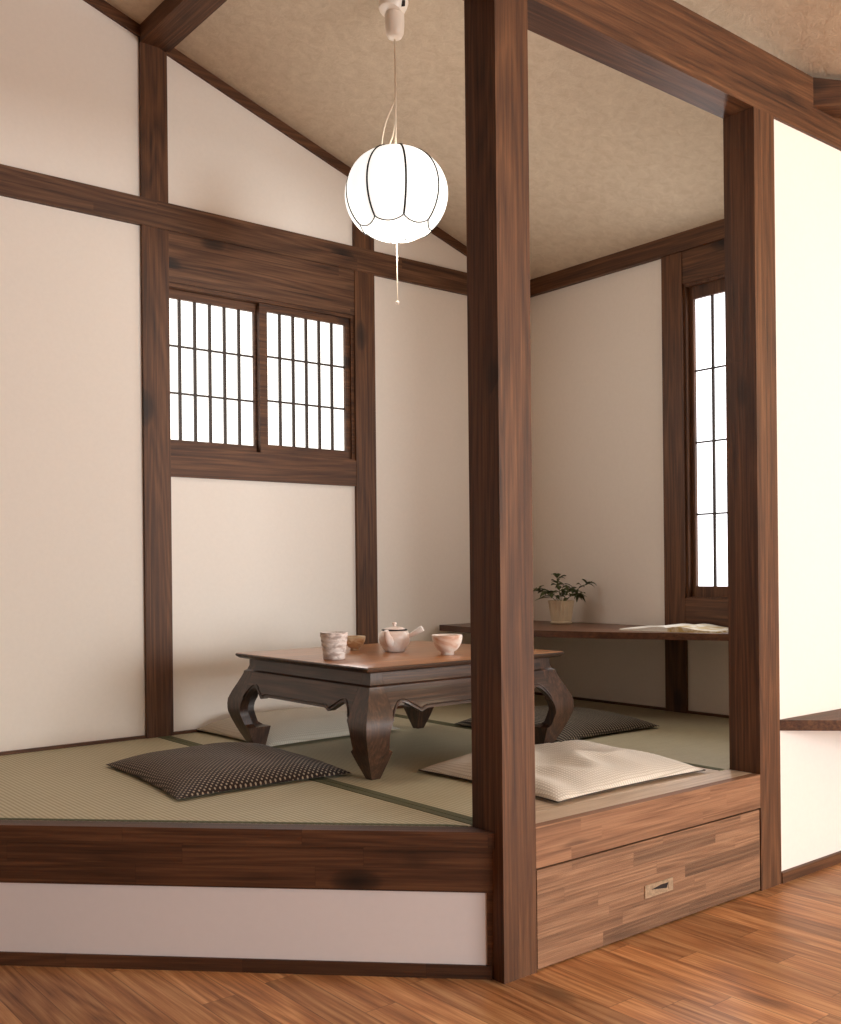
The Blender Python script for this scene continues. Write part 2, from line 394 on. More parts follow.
# purlin running from the first wall post towards the room
tn[0] += 1; bm = B(); cxp = 0.030
prism(bm, [(-0.067, 0), (0.066, 0), (0.066, ceil_z(cxp+0.066)-3.300), (-0.067, ceil_z(cxp-0.067)-3.300)], -2.2, 2.146-0.0, 1)
struct(link('trim_%d' % tn[0], bm, 'timber_y', None, (cxp, 0, 3.300), bev=0.002, angle=35))

# ---------------------------------------------------------------- windows
w1 = bpy.data.objects.new('window_1', None); C.objects.link(w1); w1.location = ((WX0+WX1)/2, YW, WZ0); struct(w1)
def wbox(parent, name, x0, x1, y0, y1, z0, z1, mat, bev=0.0015):
    p = parent; off = Vector((0, 0, 0))
    while p: off += Vector(p.location); p = p.parent
    return tbox(name, x0, x1, y0, y1, z0, z1, mat, parent, bev, off)
def multi(parent, name, boxes, mat, org, bev=0.0012):
    p = parent; off = Vector((0, 0, 0))
    while p: off += Vector(p.location); p = p.parent
    bm = B()
    for b_ in boxes: box(bm, b_[0]-org[0], b_[1]-org[0], b_[2]-org[1], b_[3]-org[1], b_[4]-org[2], b_[5]-org[2])
    return link(name, bm, mat, parent, (org[0]-off[0], org[1]-off[1], org[2]-off[2]), bev=bev, angle=35)
yo = YW
multi(w1, 'window_frame', [(WX0, WX1, yo-0.006, yo+0.10, WZ1-0.016, WZ1), (WX0, WX1, yo-0.004, yo+0.10, WZ0, WZ0+0.012),
                           (WX1-0.016, WX1, yo-0.004, yo+0.10, WZ0+0.012, WZ1-0.016), (WX0, WX0+0.004, yo, yo+0.10, WZ0+0.012, WZ1-0.016)], 'timber_x', (WX0, yo, WZ0))
def sash(win, axis, a0, a1, d0, d1, z0, z1, st, tr, br, nv, nh, barw, pane_mat, mat='timber_x', bar='bar', pane_label=None):
    """axis 0: sash lies along x (depth y); axis 1: along y (depth x)"""
    def Q(u0, u1, e0, e1, z0_, z1_):
        return (u0, u1, e0, e1, z0_, z1_) if axis == 0 else (e0, e1, u0, u1, z0_, z1_)
    org = ((a0+a1)/2, (d0+d1)/2, z0) if axis == 0 else ((d0+d1)/2, (a0+a1)/2, z0)
    s = multi(win, 'sash', [Q(a0, a0+st[0], d0, d1, z0, z1), Q(a1-st[1], a1, d0, d1, z0, z1), Q(a0+st[0], a1-st[1], d0, d1, z0, z0+br), Q(a0+st[0], a1-st[1], d0, d1, z1-tr, z1)], mat, org)
    dm = (d0+d1)/2; g0, g1, h0, h1 = a0+st[0], a1-st[1], z0+br, z1-tr
    p = multi(s, 'pane', [Q(g0, g1, dm+0.004, dm+0.008, h0, h1)] if True else None, pane_mat, org, 0)
    for k in range(1, nv):
        c = g0+(g1-g0)*k/nv; multi(s, 'bar', [Q(c-barw/2, c+barw/2, dm-0.006, dm+0.0035, h0, h1)], bar, org, 0)
    for k in range(1, nh):
        c = h0+(h1-h0)*k/nh; multi(s, 'bar', [Q(g0, g1, dm-0.0045, dm+0.0035, c-barw*0.33, c+barw*0.33)], bar, org, 0)
    return s
sash(w1, 0, WX0-0.03, 0.556, yo+0.040, yo+0.066, WZ0+0.012, WZ1-0.016, (0.036, 0.036), 0.036, 0.034, 6, 3, 0.0125, 'paper')
sash(w1, 0, 0.530, WX1-0.016, yo+0.008, yo+0.034, WZ0+0.012, WZ1-0.016, (0.040, 0.026), 0.034, 0.040, 6, 3, 0.0125, 'paper')
w2 = bpy.data.objects.new('window_2', None); C.objects.link(w2); w2.location = (XR, (SY0+SY1)/2, SZ0); struct(w2)
xo = XR
multi(w2, 'window_frame', [(xo-0.006, xo+0.10, SY0, SY1, SZ1-0.016, SZ1), (xo-0.008, xo+0.10, SY0, SY1, SZ0, SZ0+0.012),
                           (xo-0.004, xo+0.10, SY0, SY0+0.014, SZ0+0.012, SZ1-0.016), (xo-0.004, xo+0.10, SY1-0.014, SY1, SZ0+0.012, SZ1-0.016)], 'timber_z', (xo, SY0, SZ0))
sash(w2, 1, SY0+0.014, SY1-0.014, xo+0.020, xo+0.046, SZ0+0.012, SZ1-0.016, (0.036, 0.024), 0.058, 0.050, 2, 4, 0.012, 'paper_slit', 'timber_z')

# ---------------------------------------------------------------- posts and overhead beams
def post(x0, y0, z1, label):
    bm = B(); h = W/2; box(bm, -h, h, -h, h, 0, z1)
    o = link('timber_post', bm, 'timber_z', None, (x0+h, y0+h, 0), bev=0.003, angle=35)
    tag(o, label, 'post'); o['kind'] = 'thing'; return o
post(0, 0, BEAM_B, 'tall square brown timber post in the middle, at the front corner of the platform')
post(X2, 0, BEAM_B, 'square brown timber post at the right end of the platform beside the bright wall')
bm = B(); bx0 = -3.5; cx = 0.6
prism(bm, [(bx0-cx, 0), (xe-cx, 0), ((3.361-BEAM_T)/0.322-0.003-cx, BEAM_T-BEAM_B), (bx0-cx, BEAM_T-BEAM_B)], -W/2, W/2, 1)
o = link('ceiling_beam', bm, 'timber_x', None, (cx, W/2, BEAM_B), bev=0.003, angle=35)
tag(o, 'long heavy brown beam overhead, resting on both square posts', 'beam'); o['kind'] = 'thing'
# short tie beam meeting it at 45 degrees, top right
bd = Vector((math.cos(math.radians(-45.4)), math.sin(math.radians(-45.4)), 0))
xt_end = (3.361-2.827)/0.322
bm = B()
L1 = (1.95-1.549)/bd.x
t0 = 0.0
p0 = Vector((1.549, 0, 0)); nrm = Vector((-bd.y, bd.x, 0))
pl = [p0, p0+bd*L1, p0+bd*L1+nrm*0.10, Vector((1.549+0.10/math.sin(math.radians(45.4)), 0, 0))]
BZ = 2.722; brot = math.radians(-45.4); inv = Matrix.Rotation(-brot, 3, 'Z')
def loc_(p, z): q = inv @ (p-p0); return (q.x, q.y, z)
a = [bm.verts.new(loc_(p, 0)) for p in pl]
c = [bm.verts.new(loc_(p, min(2.827, ceil_z(p.x)-0.002)-BZ)) for p in pl]
bm.faces.new(a[::-1]); n = 4
for i in range(4): bm.faces.new((a[i], a[(i+1) % 4], c[(i+1) % 4], c[i]))
bm.faces.new((c[0], c[1], c[2])); bm.faces.new((c[0], c[2], c[3]))
o = link('ceiling_beam', bm, 'timber_x', None, (p0.x, p0.y, BZ), brot)
tag(o, 'short brown beam at the top right corner, joining the long beam at an angle', 'beam'); o['kind'] = 'thing'

# ---------------------------------------------------------------- raised platform
plat = thing('raised_platform', 'raised wooden tatami platform with slanted dark front board, white panel and pine side', 'platform', (0.6, 0.9, 0))
PO = Vector((0.6, 0.9, 0))
def A(t, d, z=0):                 # point at distance t along the slanted front, d behind it
    return Vector((AX, 0, 0)) + AD*t + AN*d + Vector((0, 0, z))
# core body under the mats
bm = B()
pin = [A(0.085, 0.03), A(2.90, 0.035), Vector((XR-0.003, YW-0.003, 0)), Vector((XR-0.003, 0.105, 0)), Vector((X2+W, 0.125, 0)), Vector((W+0.002, 0.125, 0)), Vector((0.0, 0.126, 0))]
prism(bm, [(p.x-PO.x, p.y-PO.y) for p in pin], 0.0, 0.34, 2)
link('platform_base', bm, 'gap', plat)
def aparts(name, t0, t1, d0, d1, z0, z1, mat, bev=0.003, trimx=True):
    """board in the slanted front plane, local x along it, cut where it meets the post"""
    o_ = A(t0, d0); L = t1-t0
    bm = B()
    # near end cut parallel to the post's face x=0 : local d rises => t grows
    sh = (d1-d0)*math.tan(math.radians(180-134.58-0.0))
    prism(bm, [(0, 0), (L, 0), (L, d1-d0), (sh, d1-d0)], z0, z1, 2)
    for v in bm.verts: v.co.y *= -1
    ob = link(name, bm, mat, plat, (o_.x-PO.x, o_.y-PO.y, 0), AANG, bev=bev, angle=35)
    return ob
T0 = 0.0545
aparts('edge_board', T0-0.0055, 2.93, -0.006, 0.052, 0.345, ZP, 'kamachi')
aparts('front_beam', T0, 2.93, 0.0, 0.04, 0.229, 0.345, 'kamachi')
o = aparts('front_panel', T0+0.018, 2.93, 0.006, 0.02, 0.036, 0.229, 'panel', 0)
o['label'] = 'white panel'
aparts('front_baseboard', T0+0.005, 2.93, -0.001, 0.03, 0.0, 0.036, 'kamachi', 0.002)
aparts('end_stile', T0+0.000, T0+0.018, 0.003, 0.02, 0.036, 0.229, 'kamachi', 0.0)
# pine side between the posts
g = 0.004
tbox('fascia', W+0.001, X2-0.001, 0.0, 0.03, 0.278, ZP-0.001, 'fascia', plat, 0.003, PO)
tbox('ledge', W+0.001, X2-0.001, 0.03, 0.122, ZP-0.03, ZP-0.001, 'ledge', plat, 0.001, PO)
tbox('ledge', 0.131, 1.128, 0.1235, 0.240, ZP-0.03, ZP-0.0005, 'ledge', plat, 0.001, PO)
dr = tbox('drawer', W+0.005, X2-0.005, 0.002, 0.022, 0.006, 0.272, 'glulam', plat, 0.002, PO)
dr['label'] = 'laminated pine drawer front'
# recessed pull
hx, hz0, hz1, hl = 0.638, 0.102, 0.140, 0.132
bm = B(); t = 0.007
do = Vector(dr.location) + PO
def HB(x0, x1, y0, y1, z0, z1, mi=0): box(bm, x0-do.x, x1-do.x, y0-do.y, y1-do.y, z0-do.z, z1-do.z, mi)
HB(hx-hl/2, hx+hl/2, -0.0015, 0.003, hz0, hz0+t); HB(hx-hl/2, hx+hl/2, -0.0015, 0.003, hz1-t-0.003, hz1)
HB(hx-hl/2, hx-hl/2+0.022, -0.0015, 0.003, hz0+t, hz1-t-0.003); HB(hx+hl/2-0.022, hx+hl/2, -0.0015, 0.003, hz0+t, hz1-t-0.003)
hd = link('pull_handle', bm, 'metal', dr, bev=0.0008, angle=35)
bm = B(); HB(hx-hl/2+0.022, hx+hl/2-0.022, -0.0006, 0.003, hz0+t, hz1-t-0.003)
o = link('pull_recess', bm, 'metal', dr)
bm = B(); prism(bm, [(hx-0.036-do.x, hz1-0.017-do.z), (hx+0.036-do.x, hz1-0.026-do.z), (hx+0.044-do.x, hz1-0.011-do.z), (hx+0.010-do.x, hz1-0.0105-do.z)], -0.0012-do.y, 0.003-do.y, 1)
link('finger_slot', bm, 'slot', dr)
# pointed shelf right of the second post
bm = B(); sp_ = [(X2+W, 0.011), (X2+W+0.95, 0.011), (X2+W+0.68, -0.67)]
sp_ = [(X2+W+0.001, 0.011), (3.498, 0.011), (3.498, -0.94), (X2+W+0.95, -0.94)]
prism(bm, [(x-1.9, y+0.4) for x, y in sp_], 0.0, 0.036, 2)
o = link('wall_shelf', bm, 'timber_x', None, (1.9, -0.4, 0.521), bev=0.002, angle=35)
tag(o, 'thin brown wedge-shaped shelf on the bright wall right of the right-hand post', 'shelf')
bm = B(); box(bm, -1.0, 1.0, -0.008, 0.008, 0, 0.036)
o = link('baseboard_right', bm, 'timber_x', None, (X2+W+1.002, 0.005, 0), bev=0.001, angle=35); struct(o)

# ---------------------------------------------------------------- tatami mats
def mat_obj(poly, borders, label):
    cx = sum(p[0] for p in poly)/len(poly); cy = sum(p[1] for p in poly)/len(poly)
    bm = B(); prism(bm, [(x-cx, y-cy) for x, y in poly], 0, 0.046, 2)
    o = link('tatami_mat', bm, 'tatami', None, (cx, cy, 0.344), bev=0.002, angle=35)
    tag(o, label, 'tatami mat', 'tatami mats on the platform')
    for q in borders:
        bm = B(); prism(bm, [(x-cx, y-cy) for x, y in q], 0.0455, 0.0476, 2)
        link('cloth_edging', bm, 'border', o)
    return o
e = 0.056
def Ap(t, d): p = A(t, d); return (p.x, p.y)
ta = (0.128-e*AN.y)/AD.y
tb_ = (YW-0.014-e*AN.y)/AD.y
bw = 0.026
mat_obj([Ap(ta, e), (0.034, 0.128), (0.034, YW-0.002), Ap(tb_, e)],
        [[(0.034-bw, 0.128), (0.034, 0.128), (0.034, YW-0.02), (0.034-bw, YW-0.02)], [Ap(ta, e), Ap(ta+0.05, e+bw*0.5), Ap(tb_-.05, e+bw*0.5), Ap(tb_, e)]],
        'tatami mat with a slanting front edge, at the left end of the platform')
mat_obj([(0.037, 0.128), (0.129, 0.128), (0.129, 0.243), (1.128, 0.243), (1.128, YW-0.002), (0.037, YW-0.002)],
        [[(0.037, 0.128), (0.037+bw, 0.128), (0.037+bw, YW-0.02), (0.037, YW-0.02)], [(1.128-bw, 0.243), (1.128, 0.243), (1.128, YW-0.02), (1.128-bw, YW-0.02)]],
        'middle tatami mat of the platform, under the low table')
mat_obj([(1.131, 0.128), (X2+W+0.004, 0.128), (X2+W+0.004, 0.104), (XR-0.002, 0.104), (XR-0.002, YW-0.002), (1.131, YW-0.002)],
        [[(1.131, 0.128), (1.131+bw, 0.128), (1.131+bw, YW-0.02), (1.131, YW-0.02)]],
        'right-hand tatami mat of the platform, running under the wall desk')
TZ = ZP+0.0005

# ---------------------------------------------------------------- low table
X0, X1_, Y0, Y1_ = 0.110, 1.030, 0.752, 1.635
TH = 0.377
tab = thing('low_table', 'low dark wooden tea table with carved scroll legs on the tatami', 'table', ((X0+X1_)/2, (Y0+Y1_)/2, TZ))
TO = Vector(tab.location)
PROF = [(0.0, 0.046), (0.03, 0.030), (0.06, 0.014), (0.093, -0.001), (0.12, -0.012), (0.15, -0.022), (0.175, -0.0245), (0.20, -0.022), (0.23, -0.010), (0.262, 0.006), (0.285, 0.017), (0.300, 0.023),
        (0.308, 0.024), (0.314, 0.034), (0.33, 0.040), (0.354, 0.040)]
def offs(h):
    for (h0, o0), (h1, o1) in zip(PROF, PROF[1:]):
        if h <= h1:
            t = (h-h0)/(h1-h0); return o0+(o1-o0)*t
    return PROF[-1][1]
UL, HS = 0.090, 0.20
def inner(h):
    if h < 0.093: return 0.080 + (0.098-0.080)*(h/0.093)
    if h < 0.105: return 0.098 + (0.080-0.098)*((h-0.093)/0.012)
    if h < 0.15: return 0.080 + (0.072-0.080)*((h-0.105)/0.045)
    if h < HS: return 0.072 + (UL-0.072)*((h-0.15)/(HS-0.15))**2
    return UL
def apron_bottom(u):          # u measured from the corner
    if u < UL+0.055:
        t = min(1.0, max(0.0, (u-UL)/0.055)); return HS + (0.252-HS)*math.sin(t*math.pi/2)**0.8
    if u < UL+0.125:
        t = (u-UL-0.055)/0.07; return 0.252 - 0.030*(t*t*(3-2*t)) - 0.006*max(0, t-0.8)/0.2
    if u < UL+0.15:
        t = (u-UL-0.125)/0.025; return 0.216 + 0.010*t
    return 0.226
TK = 0.030
def make_leg():
    bm = B()
    # solid foot
    hs = [0.0, 0.02, 0.045, 0.07, 0.093]
    def sq(h): a_, b_ = offs(h), inner(h); return [(a_, a_), (b_, a_), (b_, b_), (a_, b_)]
    prev = None
    for h in hs:
        r = [bm.verts.new((x, y, h)) for x, y in sq(h)]
        if prev:
            for i in range(4): bm.faces.new((prev[i], prev[(i+1) % 4], r[(i+1) % 4], r[i]))
        else: bm.faces.new(r[::-1])
        prev = r
    top = prev
    bm.faces.new(top)
    # upper curled corner, L section
    rows = [0.093, 0.099, 0.105, 0.12, 0.135, 0.15, 0.165, 0.18, 0.19, 0.20, 0.215, 0.23, 0.245, 0.262, 0.275, 0.285, 0.30, 0.308, 0.314, 0.33, 0.354]
    prev = None
    for h in rows:
        a_, b_ = offs(h), inner(h); t = a_+TK+0.006
        poly = [(a_, a_), (b_, a_), (b_, t), (t, t), (t, b_), (a_, b_)]
        r = [bm.verts.new((x, y, h)) for x, y in poly]
        if prev:
            for i in range(6): bm.faces.new((prev[i], prev[(i+1) % 6], r[(i+1) % 6], r[i]))
        else: bm.faces.new(r[::-1])
        prev = r
    bm.faces.new(prev)
    return bm
for sx, sy, ox, oy in ((1, 1, X0, Y0), (-1, 1, X1_, Y0), (1, -1, X0, Y1_), (-1, -1, X1_, Y1_)):
    bm = make_leg()
    for v in bm.verts: v.co.x *= sx; v.co.y *= sy
    if sx*sy < 0: bmesh.ops.reverse_faces(bm, faces=bm.faces[:])
    # rounded shading along the curl only
    link('leg', bm, 'table_leg', tab, (ox-TO.x, oy-TO.y, 0), bev=0.0, angle=38)
def make_apron(L):
    bm = B(); us = []
    n1 = 22
    us = [UL + 0.155*i/n1 for i in range(n1+1)]
    us = us + [L-u for u in us[::-1]]
    tops = [0.262, 0.275, 0.285, 0.30, 0.308, 0.314, 0.33, 0.354]
    fr, bk = [], []
    for u in us:
        hb = apron_bottom(min(u, L-u))
        hs = [hb, hb+(0.262-hb)*0.5] + tops
        fr.append([bm.verts.new((u, offs(h)-0.0005 + (0.003 if k == 0 else 0), h)) for k, h in enumerate(hs)])
        bk.append([bm.verts.new((u, offs(h)+TK, h)) for h in hs])
    n = len(us); m_ = len(fr[0])
    for i in range(n-1):
        for k in range(m_-1):
            bm.faces.new((fr[i][k], fr[i+1][k], fr[i+1][k+1], fr[i][k+1]))
            bm.faces.new((bk[i][k], bk[i][k+1], bk[i+1][k+1], bk[i+1][k]))
        bm.faces.new((fr[i][0], bk[i][0], bk[i+1][0], fr[i+1][0])); bm.faces.new((fr[i][-1], fr[i+1][-1], bk[i+1][-1], bk[i][-1]))
    for i in (0, n-1):
        for k in range(m_-1): bm.faces.new((fr[i][k], fr[i][k+1], bk[i][k+1], bk[i][k]))
    # incised line following the arch
    line = [(u, apron_bottom(min(u, L-u))+0.012) for u in us]
    tube(bm, [(u, offs(h)-0.0012, h) for u, h in line], 0.0026, 6)
    return bm
LX, LY = X1_-X0, Y1_-Y0
link('apron', make_apron(LX), 'table_dark', tab, (X0-TO.x, Y0-TO.y, 0), 0, angle=38)
link('apron', make_apron(LX), 'table_dark', tab, (X1_-TO.x, Y1_-TO.y, 0), math.pi, angle=38)
link('apron', make_apron(LY), 'table_dark', tab, (X1_-TO.x, Y0-TO.y, 0), math.pi/2, angle=38)
link('apron', make_apron(LY), 'table_dark', tab, (X0-TO.x, Y1_-TO.y, 0), -math.pi/2, angle=38)
bm = B()
prof = [(0.030, 0.354), (0.012, 0.358), (0.003, 0.365), (0.0, 0.3705), (0.002, 0.375), (0.006, TH)]
prev = None
for o_, h in prof:
    r = [bm.verts.new((sx*(LX/2-o_), sy*(LY/2-o_), h)) for sx, sy in ((-1, -1), (1, -1), (1, 1), (-1, 1))]
    if prev:
        for i in range(4): bm.faces.new((prev[i], prev[(i+1) % 4], r[(i+1) % 4], r[i])).material_index = 1 if h < 0.376 else 0
    else: bm.faces.new(r[::-1]).material_index = 1
    prev = r
bm.faces.new(prev)
o = link('tabletop', bm, ['table_top', 'table_dark'], tab, angle=30)
o['label'] = 'warm polished planked top'
TT = TZ+TH+0.0003

# ---------------------------------------------------------------- ceramics
def wave_ring(amp, n, ph=0): return lambda a, r, z: r*(1+amp*math.sin(n*a+ph+z*90))
bm = B()
pr_ = [(0.0, 0.0), (0.035, 0.0), (0.0385, 0.003)]
for k in range(1, 25):
    z = 0.003+k*0.0038; r = 0.0385+0.0115*(k/24)**1.1 + 0.0012*math.sin(k*1.55)
    pr_.append((r, z))
pr_ += [(0.0505, 0.0965), (0.0485, 0.0975), (0.0468, 0.0945), (0.040, 0.050), (0.035, 0.010), (0.0, 0.008)]
lathe(bm, pr_, 40, mod=wave_ring(0.008, 5))
o = link('tea_cup', bm, 'cup', None, (0.210, 1.094, TT), smooth=True)
tag(o, 'tall ridged pinkish grey stoneware cup, nearest the left edge of the table', 'cup')
def bowl(name, R, H, foot, fh, mat, loc, label, cat='bowl', p=0.5):
    bm = B(); pr_ = [(0, 0.001), (foot*0.8, 0.001), (foot*0.82, 0.0), (foot, 0.0), (foot*0.95, fh)]
    n = 12
    for k in range(1, n+1):
        t = k/n; pr_.append((foot*0.95+(R-foot*0.95)*math.sin(t*math.pi/2)**(0.75), fh+(H-fh)*t**1.7*0.35+(H-fh)*t*0.65))
    pr_ += [(R-0.0015, H+0.0012), (R-0.0035, H)]
    for k in range(n-1, 0, -1):
        t = k/n; pr_.append((max(foot*0.95+(R-foot*0.95)*math.sin(t*math.pi/2)**(0.75)-0.0045, 0.002), fh+0.004+(H-fh-0.004)*(t**1.7*0.35+t*0.65)))
    pr_.append((0, fh+0.004))
    lathe(bm, pr_, 44, mod=wave_ring(0.006, 3))
    o = link(name, bm, mat, None, loc, smooth=True); tag(o, label, cat); return o
bowl('tea_bowl', 0.043, 0.054, 0.018, 0.008, 'smallbowl', (0.507, 1.392, TT), 'small tan glazed bowl standing behind the tall ridged cup')
bowl('tea_bowl', 0.0570, 0.072, 0.026, 0.010, 'teabowl', (0.630, 0.968, TT), 'russet and white tea bowl right of the teapot, on the front part of the table')
# side-handled teapot
tp = thing('teapot', 'round blush-white teapot with a side handle, between the cup and the larger bowl', 'teapot', (0.571, 1.215, TT))
bm = B()
lathe(bm, [(0, 0.0), (0.036, 0.0), (0.040, 0.003), (0.050, 0.018), (0.0580, 0.034), (0.0612, 0.052), (0.0600, 0.066), (0.0545, 0.077), (0.047, 0.084), (0.0455, 0.082), (0.044, 0.078), (0.0, 0.076)], 44)
link('pot_body', bm, 'teapot', tp, smooth=True)
rt = Vector((math.sin(math.radians(50.3)), -math.cos(math.radians(50.3)), 0)); fw = Vector((-math.cos(math.radians(50.3)), -math.sin(math.radians(50.3)), 0))
# rt = image right, fw = towards the camera
sd = (fw*0.9 - rt*0.30).normalized()
bm = B(); tube(bm, [sd*0.046+Vector((0, 0, 0.040)), sd*0.064+Vector((0, 0, 0.050)), sd*0.078+Vector((0, 0, 0.066)), sd*0.086+Vector((0, 0, 0.086))], [0.021, 0.0175, 0.013, 0.0085], 16)
link('spout', bm, 'teapot', tp, smooth=True, angle=60)
hdv = (rt*0.97+fw*0.25).normalized()
bm = B(); a_ = hdv*0.048+Vector((0, 0, 0.054)); b_ = hdv*0.113+Vector((0, 0, 0.091))
pts = [a_.lerp(b_, t) for t in (0, 0.2, 0.45, 0.7, 0.9, 1.0)]
dirn = (b_-a_).normalized()
tube(bm, pts+[b_-dirn*0.001, b_-dirn*0.012], [0.0095, 0.0085, 0.0092, 0.0105, 0.0118, 0.0115, 0.0085, 0.0075], 16)
link('side_handle', bm, 'teapot', tp, smooth=True, angle=50)
bm = B(); lathe(bm, [(0.0435, 0.079), (0.0492, 0.0805), (0.0498, 0.0855), (0.0445, 0.0875)], 40); link('rim', bm, 'slot', tp, smooth=True)['label'] = 'dark rim'
bm = B(); lathe(bm, [(0.0, 0.086), (0.043, 0.086), (0.0425, 0.089), (0.030, 0.094), (0.010, 0.097), (0.006, 0.099), (0.006, 0.104), (0.0095, 0.109), (0.008, 0.1135), (0, 0.115)], 36)
link('lid', bm, 'teapot', tp, smooth=True)

# ---------------------------------------------------------------- floor cushions
def cushion(cx, cy, sx, sy, rot, H, mat, label, seed, wr=0.0, pinch=0.06, pip=None, sk=(0, 0), groupn='cushions around the low table'):
    o0 = Vector((seed*3.1, seed*1.7, 0)); n = 56; bm = B(); half = H/2
    th, bh = H*0.88, H*0.12
    def pt(u, v, side):
        e_ = lambda s: 1-pinch*(1-s*s)
        x = sx/2*u*e_(v); y = sy/2*v*e_(u)
        x += sk[0]*(1-u)*(1-v)/4; y += sk[1]*(1-u)*(1-v)/4
        f = max(0.0, (1-abs(u)**3.2))**0.55*max(0.0, (1-abs(v)**3.2))**0.55
        base = bh
        if side > 0:
            w_ = 0
            if wr > 0:
                p_ = Vector((x*4.2, y*4.2, 0))+o0
                w_ = wr*(noise.noise(p_)*0.55 + (0.30-abs(noise.noise(Vector((x*7.5, y*3.2, 1.0))+o0)))*1.0 - 0.12)*f
            w_ += 0.003*noise.noise(Vector((x*9, y*9, seed)))*f
            return (x, y, base+th*f+w_)
        return (x, y, base*(1-f) + 0.0008)
    top = [[None]*(n+1) for _ in range(n+1)]; bot = [[None]*(n+1) for _ in range(n+1)]
    def par(i): 
        t = -1+2*i/n; return math.copysign(abs(math.sin(t*math.pi/2)), t)
    for i in range(n+1):
        for j in range(n+1):
            u, v = par(i), par(j)
            edge = i in (0, n) or j in (0, n)
            top[i][j] = bm.verts.new(pt(u, v, 1))
            bot[i][j] = top[i][j] if edge else bm.verts.new(pt(u, v, -1))
    for i in range(n):
        for j in range(n):
            bm.faces.new((top[i][j], top[i+1][j], top[i+1][j+1], top[i][j+1]))
            q = (bot[i][j], bot[i][j+1], bot[i+1][j+1], bot[i+1][j])
            try: bm.faces.new(q)
            except ValueError: pass
    o = link('floor_cushion', bm, mat, None, (cx, cy, TZ), rot, smooth=True)
    tag(o, label, 'cushion', groupn)
    if pip:
        loop = []
        for k in range(0, n+1): loop.append(pt(par(k), -1, 1))
        for k in range(1, n+1): loop.append(pt(1, par(k), 1))
        for k in range(n-1, -1, -1): loop.append(pt(par(k), 1, 1))
        for k in range(n-1, 0, -1): loop.append(pt(-1, par(k), 1))
        loop.append(loop[0])
        bm = B(); tube(bm, [(x*1.003, y*1.003, z) for x, y, z in loop], 0.0022, 6, cap=False)
        link('piping', bm, pip, o, smooth=True)
    return o
R_ = math.radians
cushion(-0.130, 1.268, 0.585, 0.715, R_(-1.5), 0.070, 'cloth_dots', 'flat dark cushion with pale dots, lying left in front of the table', 1, 0.006, sk=(-0.04, 0.012))
cushion(0.706, 0.466, 0.71, 0.655, R_(0), 0.070, 'cloth_light', 'cream checked cushion with creases, at the front edge beside the middle post', 2, 0.048, 0.05, 'piping')
cushion(0.52, 1.845, 0.66, 0.60, R_(0), 0.085, 'cloth_grey', 'plain beige cushion behind the table, against the window wall', 3, 0.006, 0.05)
cushion(1.415, 1.175, 0.61, 0.66, R_(0), 0.075, 'cloth_ribs', 'dark ribbed cushion right of the table, in front of the wall desk', 4, 0.004)

# ---------------------------------------------------------------- wall desk with plant and magazine
fe = [(1.548, YW-0.001), (1.515, 1.90), (1.508, 1.62), (1.545, 1.36), (1.64, 1.10), (1.77, 0.86), (1.885, 0.63), (1.955, 0.38), (2.00, 0.103)]
bm = B(); prism(bm, [(x-1.85, y-1.12) for x, y in [(XR-D-0.001, 0.103), (XR-D-0.001, YW-D-0.006), (1.548, YW-D-0.006)]+fe[1:]], 0, 0.030, 2)
o = link('wall_desk', bm, 'desk', None, (1.85, 1.12, 0.768), bev=0.002, angle=35)
tag(o, 'long dark wooden desk board fixed along the wall under the slit window', 'desk')
DZ = 0.7983
pp = thing('potted_plant', 'small leafy plant in a cream fluted pot on the wall desk', 'plant', (2.02, 1.71, DZ))
bm = B()
def flute(a, r, z): return r*(1+(0.09*abs(math.sin(a*11))-0.045)*min(1.0, max(0.0, (z-0.012)/0.012)))
lathe(bm, [(0, 0), (0.050, 0), (0.055, 0.004), (0.0550, 0.010), (0.049, 0.013), (0.052, 0.03), (0.058, 0.075), (0.064, 0.112), (0.066, 0.118), (0.062, 0.119), (0.060, 0.112), (0.0, 0.106)], 132, mod=flute)
link('pot', bm, 'pot', pp, angle=60)
bm = B(); lathe(bm, [(0, 0.112), (0.03, 0.110), (0.059, 0.107)], 24); link('soil', bm, 'soil', pp, smooth=True)
def leaf(bm, base, d, L, w, droop, twist=0):
    d = Vector(d).normalized(); side = d.cross(Vector((0, 0, 1))).normalized(); n = 7
    side = (Matrix.Rotation(twist, 3, d) @ side)
    rows = []
    for k in range(n+1):
        t = k/n; p = Vector(base)+d*L*t+Vector((0, 0, -droop*L*t*t)); ww = w*math.sin(math.pi*min(1, t*0.92+0.06))**0.8
        up = Vector((0, 0, 0.25*ww))
        rows.append([bm.verts.new(p-side*ww/2+up), bm.verts.new(p), bm.verts.new(p+side*ww/2+up)])
    for a, b_ in zip(rows, rows[1:]):
        bm.faces.new((a[0], a[1], b_[1], b_[0])); bm.faces.new((a[1], a[2], b_[2], b_[1]))
random.seed(11)
stems = [(rt*(-0.13)+Vector((0, 0, 0.17)), 0), (rt*(-0.02)+Vector((0, 0, 0.235)), 0), (rt*0.135+Vector((0, 0, 0.20)), 0), (rt*0.05+Vector((0, 0, 0.17)), 0),
         (rt*(-0.07)+fw*0.05+Vector((0, 0, 0.16)), 0), (rt*0.02-fw*0.06+Vector((0, 0, 0.20)), 0), (rt*0.09+fw*0.03+Vector((0, 0, 0.145)), 0)]
